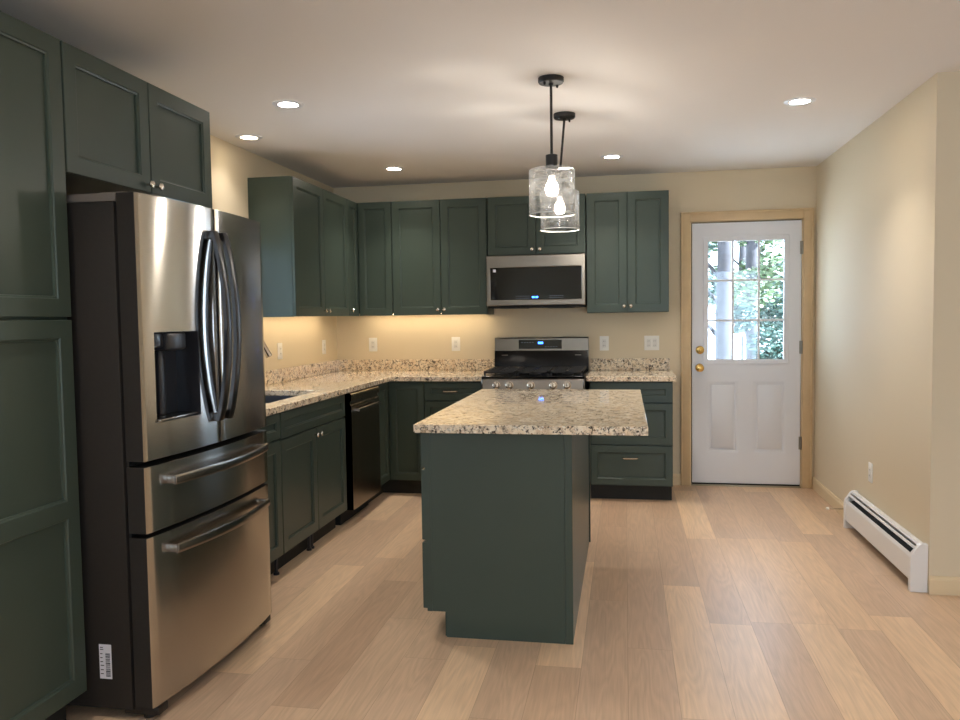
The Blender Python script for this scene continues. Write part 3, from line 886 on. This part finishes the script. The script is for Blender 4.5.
for x in (1.462, 2.055): bxm(bm, 1, x - .025, x + .025, -.0845, -.080, 1.046, 1.052)
obj('backguard', bm, [BLACKEN, STEEL2], t)
bm = bmesh.new(); prism_x(bm, [(-.0125, 1.0855), (-.080, 1.0855), (-.076, 1.182), (-.068, 1.191), (-.0125, 1.191)], RX0_ + .001, RX1_ - .001); op = obj('display_panel', bm, STEEL2, t)
bm = box(1.577, 1.925, -.0825, -.078, 1.100, 1.172); 
for k in range(5): bxm(bm, 1, 1.60 + k * .022, 1.61 + k * .022, -.0832, -.0825, 1.150, 1.1525); bxm(bm, 1, 1.79 + k * .022, 1.80 + k * .022, -.0832, -.0825, 1.115, 1.1175)
obj('display', bm, [BLACKGL, DIMLED], op)
bm = bmesh.new()
for k in range(3): bx(bm, 1.735 + k * .014, 1.746 + k * .014, -.0835, -.0825, 1.139, 1.156)
obj('clock_digits', bm, BLUELED, op)
for gx0, gx1 in ((1.392, 1.632), (1.640, 1.876), (1.884, 2.124)):
    bm = bmesh.new(); z0, z1 = .945, .962
    for y in (-.678, -.135): bx(bm, gx0, gx1, y - .008, y + .008, z0, z1, .003)
    for x in (gx0 + .008, (gx0 + gx1) / 2, gx1 - .008): bx(bm, x - .008, x + .008, -.686, -.127, z0, z1, .003)
    for y in (-.54, -.41, -.27): bx(bm, gx0 + .01, gx1 - .01, y - .006, y + .006, z0 + .002, z1, .002)
    for x in (gx0 + .008, gx1 - .008):
        for y in (-.678, -.135): bx(bm, x - .007, x + .007, y - .007, y + .007, .9255, z0 + .003)
    obj('grate', bm, IRON, t)
for x in (1.512, 1.758, 2.004):
    for y in (-.54, -.27):
        bm = bmesh.new(); lathe(bm, (x, y, .9255), (0, 0, 1), [(.045, 0), (.045, .006), (.03, .008), (.03, .014), (.0, .016)], 20); obj('burner', bm, IRON, t)
bm = bmesh.new(); bx(bm, RX0_ + .003, RX1_ - .003, -.700, -.657, .245, .812, .004); od = obj('oven_door', bm, STEEL2, t)
bm = box(RX0_ + .09, RX1_ - .09, -.702, -.699, .33, .68); obj('oven_window', bm, BLACKGL, od)
bm = bmesh.new(); tube(bm, [(RX0_ + .05, -.745, .765), (RX1_ - .05, -.745, .765)], .011, 12)
for x in (RX0_ + .07, RX1_ - .07): bx(bm, x - .008, x + .008, -.745, -.699, .757, .773)
obj('handle', bm, HANDLEM, od)
bm = bmesh.new(); bx(bm, RX0_ + .003, RX1_ - .003, -.698, -.657, .075, .238, .004); obj('warming_drawer', bm, STEEL2, t)
bm = box(RX0_ + .03, RX1_ - .03, -.62, -.05, 0, .06); obj('plinth', bm, DARK, t)

# ------------------------------------------------------------ island
IX0, IX1, IY0, IY1 = 1.589, 2.210, -3.234, -1.705
t = thing('kitchen_island', 'green kitchen island with drawers on its left side', 'cabinet', (1.9, -2.47, 0))
bm = bmesh.new(); bx(bm, IX0, IX1 - .012, IY0 + .015, IY1, .115, .883); bx(bm, IX0 + .075, IX1 - .012, IY0 + .015, IY1, 0, .115); obj('body', bm, GREEN, t, smooth=False)
bm = bmesh.new()   # flush end panel with the toe notch, seen from the front
prof = [(IX0 + .002, .110), (IX0 + .083, .110), (IX0 + .083, 0), (IX1 - .033, 0), (IX1 - .033, .883), (IX0 + .002, .883)]
rr = [[bm.verts.new((x, y, z)) for x, z in prof] for y in (IY0 + .002, IY0 + .015)]
for k in range(6):
    j = (k + 1) % 6; bm.faces.new((rr[0][k], rr[0][j], rr[1][j], rr[1][k]))
bm.faces.new(rr[0]); bm.faces.new(rr[1])
bx(bm, IX0, IX0 + .022, IY0, IY0 + .0148, .110, .883)
obj('end_panel', bm, GREEN, t, smooth=False)
bm = box(IX1 - .0325, IX1, IY0, IY0 + .0148, 0, .883, .0015); obj('corner_stile', bm, GREEN, t, smooth=False)
bm = box(IX1 - .0118, IX1 - .002, IY0 + .0152, IY1 - .013, 0, .883); obj('back_panel', bm, GREEN, t, smooth=False)
bm = box(IX1 - .0118, IX1 + .006, IY1 - .0125, IY1 + .006, 0.0, .883, .001); obj('far_stile', bm, GREEN, t, smooth=False)
ym = (IY0 + IY1) / 2
for a0, a1 in ((IY0 + .004, ym), (ym, IY1)):
    for z0, z1 in ((.727, .879), (.415, .720), (.118, .408)):
        front(t, 'drawer', '-x', IX0 - .001, a0, a1, z0, z1, rail=.048, pull=((a0 + a1) / 2, (z0 + z1) / 2, .055))
t = obj('island_worktop', box(1.5543, 2.5149, -3.2836, -1.6753, CT0, .9200), GRANITE, loc=(2.03, -2.48, CT0), bevel=.003)
tag(t, 'speckled granite slab top overhanging the right side of the island', 'countertop')

# ------------------------------------------------------------ pendants and downlights
def pendant(x, y, label, lean=0.0):
    t = thing('pendant_light', label, 'pendant light', (x, y, H), 'pendant lights over the island')
    x -= lean; bm = bmesh.new(); lathe(bm, (x, y, H), (0, 0, -1), [(.060, 0), (.060, .018), (.056, .024), (.010, .026), (.010, .034)], 32)
    for a in (.9, 4.0): lathe(bm, (x + .042 * math.cos(a), y + .042 * math.sin(a), H - .024), (0, 0, -1), [(.006, 0), (.006, .010), (.003, .014)], 10)
    obj('canopy', bm, BLACKM, t); x += lean
    bm = bmesh.new(); tube(bm, [(x - lean, y, H - .03), (x, y, 2.115)], .0065, 10); obj('rod', bm, BLACKM, t)
    bm = bmesh.new(); lathe(bm, (x, y, 2.120), (0, 0, -1), [(.012, 0), (.028, .004), (.028, .060), (.032, .064), (.032, .074), (.020, .076), (.020, .100)], 28); obj('socket', bm, BLACKM, t)
    R, zt, zb = .108, 2.050, 1.838
    bm = bmesh.new(); prof = [(.021, zt), (R - .006, zt), (R - .002, zt - .002), (R, zt - .007), (R, zb)]
    seg = 48; rings = [[bm.verts.new((x + r * math.cos(2 * PI * k / seg), y + r * math.sin(2 * PI * k / seg), z)) for k in range(seg)] for r, z in prof]
    for a, b in zip(rings, rings[1:]):
        for k in range(seg): bm.faces.new((a[k], a[(k + 1) % seg], b[(k + 1) % seg], b[k]))
    sh = obj('glass_shade', bm, SHADEG, t)
    bm = bmesh.new()
    seg = 48; prof2 = [(R - .0015, zb), (R + .0015, zb), (R + .0015, zb + .004), (R - .0015, zb + .004)]
    rings = [[bm.verts.new((x + r * math.cos(2 * PI * k / seg), y + r * math.sin(2 * PI * k / seg), z)) for k in range(seg)] for r, z in prof2]
    for i in range(4):
        a, b = rings[i], rings[(i + 1) % 4]
        for k in range(seg): bm.faces.new((a[k], a[(k + 1) % seg], b[(k + 1) % seg], b[k]))
    obj('rim', bm, mat('glass_rim', (235, 235, 230), rough=.1), sh)
    bm = bmesh.new(); lathe(bm, (x, y, 2.022), (0, 0, -1), [(.013, 0), (.014, .016), (.022, .034), (.029, .052), (.031, .066), (.028, .082), (.018, .094), (.0, .099)], 24); obj('bulb', bm, BULBM, t)
    l = bpy.data.lights.new('filament_light', 'POINT'); l.energy = PENDANT_W; l.shadow_soft_size = .024; l.color = (1.0, .93, .83)
    o = bpy.data.objects.new('filament_light', l); COL.objects.link(o); o.parent = t; o.location = (0, 0, 1.958 - H)
pendant(2.091, -2.706, 'nearer black-rod pendant with clear glass shade over the island')
pendant(2.073, -2.026, 'farther black-rod pendant with clear glass shade, partly behind the nearer', -.029)

def downlight(x, y, label=None, dim=1.0):
    t = thing('recessed_downlight', label, 'ceiling light', (x, y, H), 'recessed ceiling downlights')
    bm = bmesh.new(); seg = 40
    lathe(bm, (x, y, H - .0003), (0, 0, -1), [(.080, 0), (.080, .002), (.074, .005), (.050, .005)], seg, cap=False); obj('trim_ring', bm, WHITE, t)
    bm = bmesh.new(); lathe(bm, (x, y, H - .001), (0, 0, -1), [(.052, 0), (.052, .002), (0, .0025)], seg); obj('lens', bm, LENS if dim == 1.0 else LENSDIM, t)
    l = bpy.data.lights.new('downlight_beam', 'AREA'); l.shape = 'DISK'; l.size = .11; l.energy = DOWNLIGHT_W * dim; l.color = (1.0, .93, .84); l.spread = math.radians(100)
    o = bpy.data.objects.new('downlight_beam', l); COL.objects.link(o); o.parent = t; o.location = (0, 0, -.008)
downlight(.726, -2.565, 'recessed downlight in the ceiling nearest the refrigerator')
downlight(.191, -1.923, 'recessed downlight close to the left wall above the sink', .3)
downlight(.745, -.719, 'recessed downlight in front of the corner wall cabinet')
downlight(2.340, -.767, 'recessed downlight in front of the wall cabinets right of the microwave')
downlight(3.333, -2.005, 'recessed downlight near the right wall, above the way to the door')
for x, y in ((.9, -4.9), (3.3, -4.3), (2.1, -6.6), (5.2, -4.6)):
    downlight(x, y, 'added unseen recessed downlight in the ceiling, out of view')  # lamps added out of view to light the room

# ------------------------------------------------------------ wall plates
RECW = mat('receptacle_white', (228, 226, 220), rough=.3)
def outlet(n, p, label, wide=False, group='white outlet plates'):
    n = V(n); p = V(p); a = V((abs(n.y), abs(n.x), 0))
    t = thing('wall_outlet', label, 'outlet', p, group)
    def slab(name, ca, cz, hw, hh, d0, d1, m, par, bev=.0015):
        c = p + a * ca + V((0, 0, cz)); q0 = c + n * d0; q1 = c + n * d1
        lo = V((min(q0.x, q1.x), min(q0.y, q1.y), c.z - hh)) - a * hw; hi = V((max(q0.x, q1.x), max(q0.y, q1.y), c.z + hh)) + a * hw
        return obj(name, box(lo.x, hi.x, lo.y, hi.y, lo.z, hi.z, bev), m, par)
    slab('plate', 0, 0, .058 if wide else .036, .058, .0003, .006, PLATEM, t)
    for ca in ((-.023, .023) if wide else (0,)):
        c = p + a * ca; q0 = c + n * .0055; q1 = c + n * .0085; hw = a * .0165
        bm = box(min(q0.x, q1.x) - hw.x, max(q0.x, q1.x) + hw.x, min(q0.y, q1.y) - hw.y, max(q0.y, q1.y) + hw.y, c.z - .033, c.z + .033, .0015)
        for cz in (-.018, .016):
            for s, h in ((-.006, .0045), (.006, .0035)):
                c = p + a * (ca + s) + V((0, 0, cz)); q0 = c + n * .0084; q1 = c + n * .009
                bxm(bm, 1, min(q0.x, q1.x) - a.x * .001, max(q0.x, q1.x) + a.x * .001, min(q0.y, q1.y) - a.y * .001, max(q0.y, q1.y) + a.y * .001, c.z - h, c.z + h)
        obj('receptacle', bm, [RECW, DARK], t)
outlet((0, -1, 0), (.322, 0, 1.141), 'white outlet plate on the back wall close to the corner')
outlet((0, -1, 0), (1.040, 0, 1.141), 'white outlet plate on the back wall just left of the range')
outlet((0, -1, 0), (2.260, 0, 1.137), 'narrow white outlet plate on the back wall just right of the range')
outlet((0, -1, 0), (2.634, 0, 1.137), 'double-width white outlet plate on the back wall beside the door', True)
outlet((1, 0, 0), (0, -1.155, 1.140), 'white outlet plate on the left wall nearest the refrigerator')
outlet((1, 0, 0), (0, -.310, 1.135), 'white outlet plate on the left wall close to the corner')
outlet((-1, 0, 0), (W, -1.451, .407), 'white outlet plate low on the right wall above the heater')

# ------------------------------------------------------------ baseboard heater and door stop
HY0, HY1, HD, HH = YC + .012, -1.165, .075, .233
t = thing('baseboard_heater', 'white baseboard heater along the right wall', 'heater', (W - .04, (HY0 + HY1) / 2, 0))
def prism_y(bm, prof, y0, y1):
    rr = [[bm.verts.new((W - d, y, z)) for d, z in prof] for y in (y0, y1)]
    n = len(prof)
    for k in range(n):
        j = (k + 1) % n; bm.faces.new((rr[0][k], rr[0][j], rr[1][j], rr[1][k]))
    bm.faces.new(rr[0]); bm.faces.new(rr[1])
bm = bmesh.new()
prism_y(bm, [(.0006, .035), (.008, .035), (.008, HH - .006), (.0006, HH - .006)], HY0 + .03, HY1 - .03); obj('back_plate', bm, HEATW, t)
bm = bmesh.new(); prism_y(bm, [(HD - .004, .055), (HD, .055), (HD, .160), (HD - .002, .170), (HD - .010, .181), (HD - .016, .177), (HD - .007, .166), (HD - .004, .158)], HY0 + .03, HY1 - .03); obj('front_panel', bm, HEATW, t)
bm = bmesh.new(); prism_y(bm, [(.008, HH - .006), (.008, HH - .001), (.034, HH), (.040, HH - .008), (.037, HH - .010), (.032, HH - .005)], HY0 + .03, HY1 - .03)
prism_y(bm, [(.0445, .213), (.048, .2175), (.0555, .2065), (.052, .202)], HY0 + .03, HY1 - .03); obj('damper', bm, HEATW, t)
bm = bmesh.new(); prism_y(bm, [(.012, .06), (.066, .06), (.066, .14), (.05, .17), (.012, .19)], HY0 + .04, HY1 - .04); obj('heating_element', bm, DARK, t)
for y0, y1 in ((HY0, HY0 + .032), (HY1 - .032, HY1)):
    bm = bmesh.new(); prism_y(bm, [(.0004, 0), (HD + .004, 0), (HD + .004, .163), (HD - .001, .183), (HD - .014, .201), (.044, .226), (.030, HH + .004), (.0004, HH + .004)], y0, y1); obj('end_cap', bm, HEATW, t, bevel=.002)
t = thing('door_stop', 'small rigid door stop on the right baseboard between heater and door', 'door stop', (W - .014, -.935, .055))
bm = bmesh.new(); lathe(bm, (W - .0142, -.935, .062), (-1, 0, 0), [(.012, 0), (.012, .003), (.005, .006), (.0045, .098)], 14); obj('rod', bm, NICKEL, t)
bm = bmesh.new(); lathe(bm, (W - .0142, -.935, .062), (-1, 0, 0), [(.009, .096), (.010, .100), (.010, .110), (.006, .114), (0, .115)], 14); obj('tip', bm, PLATEM, t)

# ------------------------------------------------------------ outside the door
GROUND = mat('ground', (222, 222, 220), rough=.9, noise=.15, nscale=2)
bm = box(-6, 16, .13, 26, -.45, -.25); struct('ground', bm, GROUND)
BARK = mat('bark', (34, 33, 37), rough=.9, noise=.35, nscale=14, bump=.6, bscale=18)
LEAFA = mat('leaf_blue_green', (26, 54, 46), rough=.55, noise=.3, nscale=3)
LEAFB = mat('leaf_yellow_green', (46, 66, 32), rough=.55, noise=.3, nscale=3)
for m in (LEAFA, LEAFB): m.node_tree.nodes['Principled BSDF'].inputs['Transmission Weight'].default_value = 0
def leaves(bm, c, r, n, s):
    for k in range(n):
        while True:
            q = V((random.uniform(-1, 1), random.uniform(-1, 1), random.uniform(-1, 1)))
            if q.length < 1: break
        p = V(c) + V((q.x * r[0], q.y * r[1], q.z * r[2]))
        u, w, _ = frame_of(V((random.gauss(0, 1), random.gauss(0, 1), random.gauss(0, 1) + .6)))
        L_ = s * random.uniform(.6, 1.3); a = p - u * L_; b = p + u * L_; m = w * L_ * .45
        bm.faces.new([bm.verts.new(v) for v in (a, p - u * L_ * .2 + m, p + u * L_ * .5 + m * .7, b, p + u * L_ * .5 - m * .7, p - u * L_ * .2 - m)])
def tree(x, y, r, h, blobs, label, leafm, n=260, ls=.10, lean=.0, group='trees outside the door', name='tree', cat='tree'):
    t = thing(name, label, cat, (x, y, -.25), group)
    bm = bmesh.new()
    pts = [(x + lean * k / 8 + random.uniform(-.02, .02), y, -.25 + h * k / 8) for k in range(9)]
    tube(bm, pts, [r * (1.25 if k == 0 else 1 - .055 * k) for k in range(9)], 14)
    for cx, cy, cz, cr in blobs:
        zz = max(.3, cz - abs(cx) * .5 - .3); zz = min(zz, h * .8)
        tube(bm, [(x + lean * zz / h, y, zz), (x + cx * .5, y + cy * .5, (zz + cz) / 2 + .05), (x + cx, y + cy, cz)], [r * .3, r * .2, r * .08], 7)
    obj('trunk', bm, BARK, t)
    bm = bmesh.new()
    for cx, cy, cz, cr in blobs: leaves(bm, (x + cx, y + cy, cz), (cr, cr, cr * .75), n, ls)
    obj('foliage', bm, leafm, t, smooth=False, recalc=False)
tree(3.775, 5.0, .125, 6.0, [(-.45, .3, 2.3, .35), (-.5, .6, 1.5, .4), (.3, .9, 1.30, .3), (-.2, .8, 1.75, .35)], 'thick tree trunk seen through the left panes of the door', LEAFA, 330, .055)
tree(4.53, 7.6, .12, 6.5, [(-.1, -.3, 1.75, .5), (.15, .2, 2.7, .4), (-.2, .5, 1.25, .3), (.2, .3, 2.1, .4)], 'middle tree seen through the centre panes of the door', LEAFB, 380, .06)
tree(5.55, 9.6, .05, 4.0, [(-.1, 0, 1.7, .6), (.3, .2, 2.1, .6), (0, -.2, 3.15, .45), (-.3, .2, 1.2, .5)], 'leafy sapling seen through the right panes of the door', LEAFA, 600, .06)
tree(5.2, 13.5, .10, 7.0, [(-.6, 0, 2.0, .7), (.2, .3, 1.4, .8), (-.9, .2, 3.2, .5), (.9, .3, 2.4, .7), (1.2, 0, 1.3, .7)], 'farthest leafy tree, behind the others outside the door', LEAFB, 420, .10)
tree(4.35, 4.6, .03, .9, [(0, 0, .95, .32), (.2, .1, .75, .3), (-.05, 0, .6, .3)], 'low bush seen through the lower right pane of the door', LEAFA, 520, .045, name='bush', cat='bush', group='bushes outside the door')
t = thing('picket_fence', 'pale picket fence seen through the lower left pane of the door', 'fence', (4.2, 7.5, -.25))
bm = bmesh.new()
for k in range(9): bx(bm, 3.86 + k * .085, 3.90 + k * .085, 8.60, 8.63, -.25, 1.15)
obj('pickets', bm, WHITE, t)
bm = bmesh.new(); bx(bm, 3.84, 4.60, 8.631, 8.66, .95, 1.03); bx(bm, 3.84, 4.60, 8.631, 8.66, .05, .13); obj('rails', bm, WHITE, t)
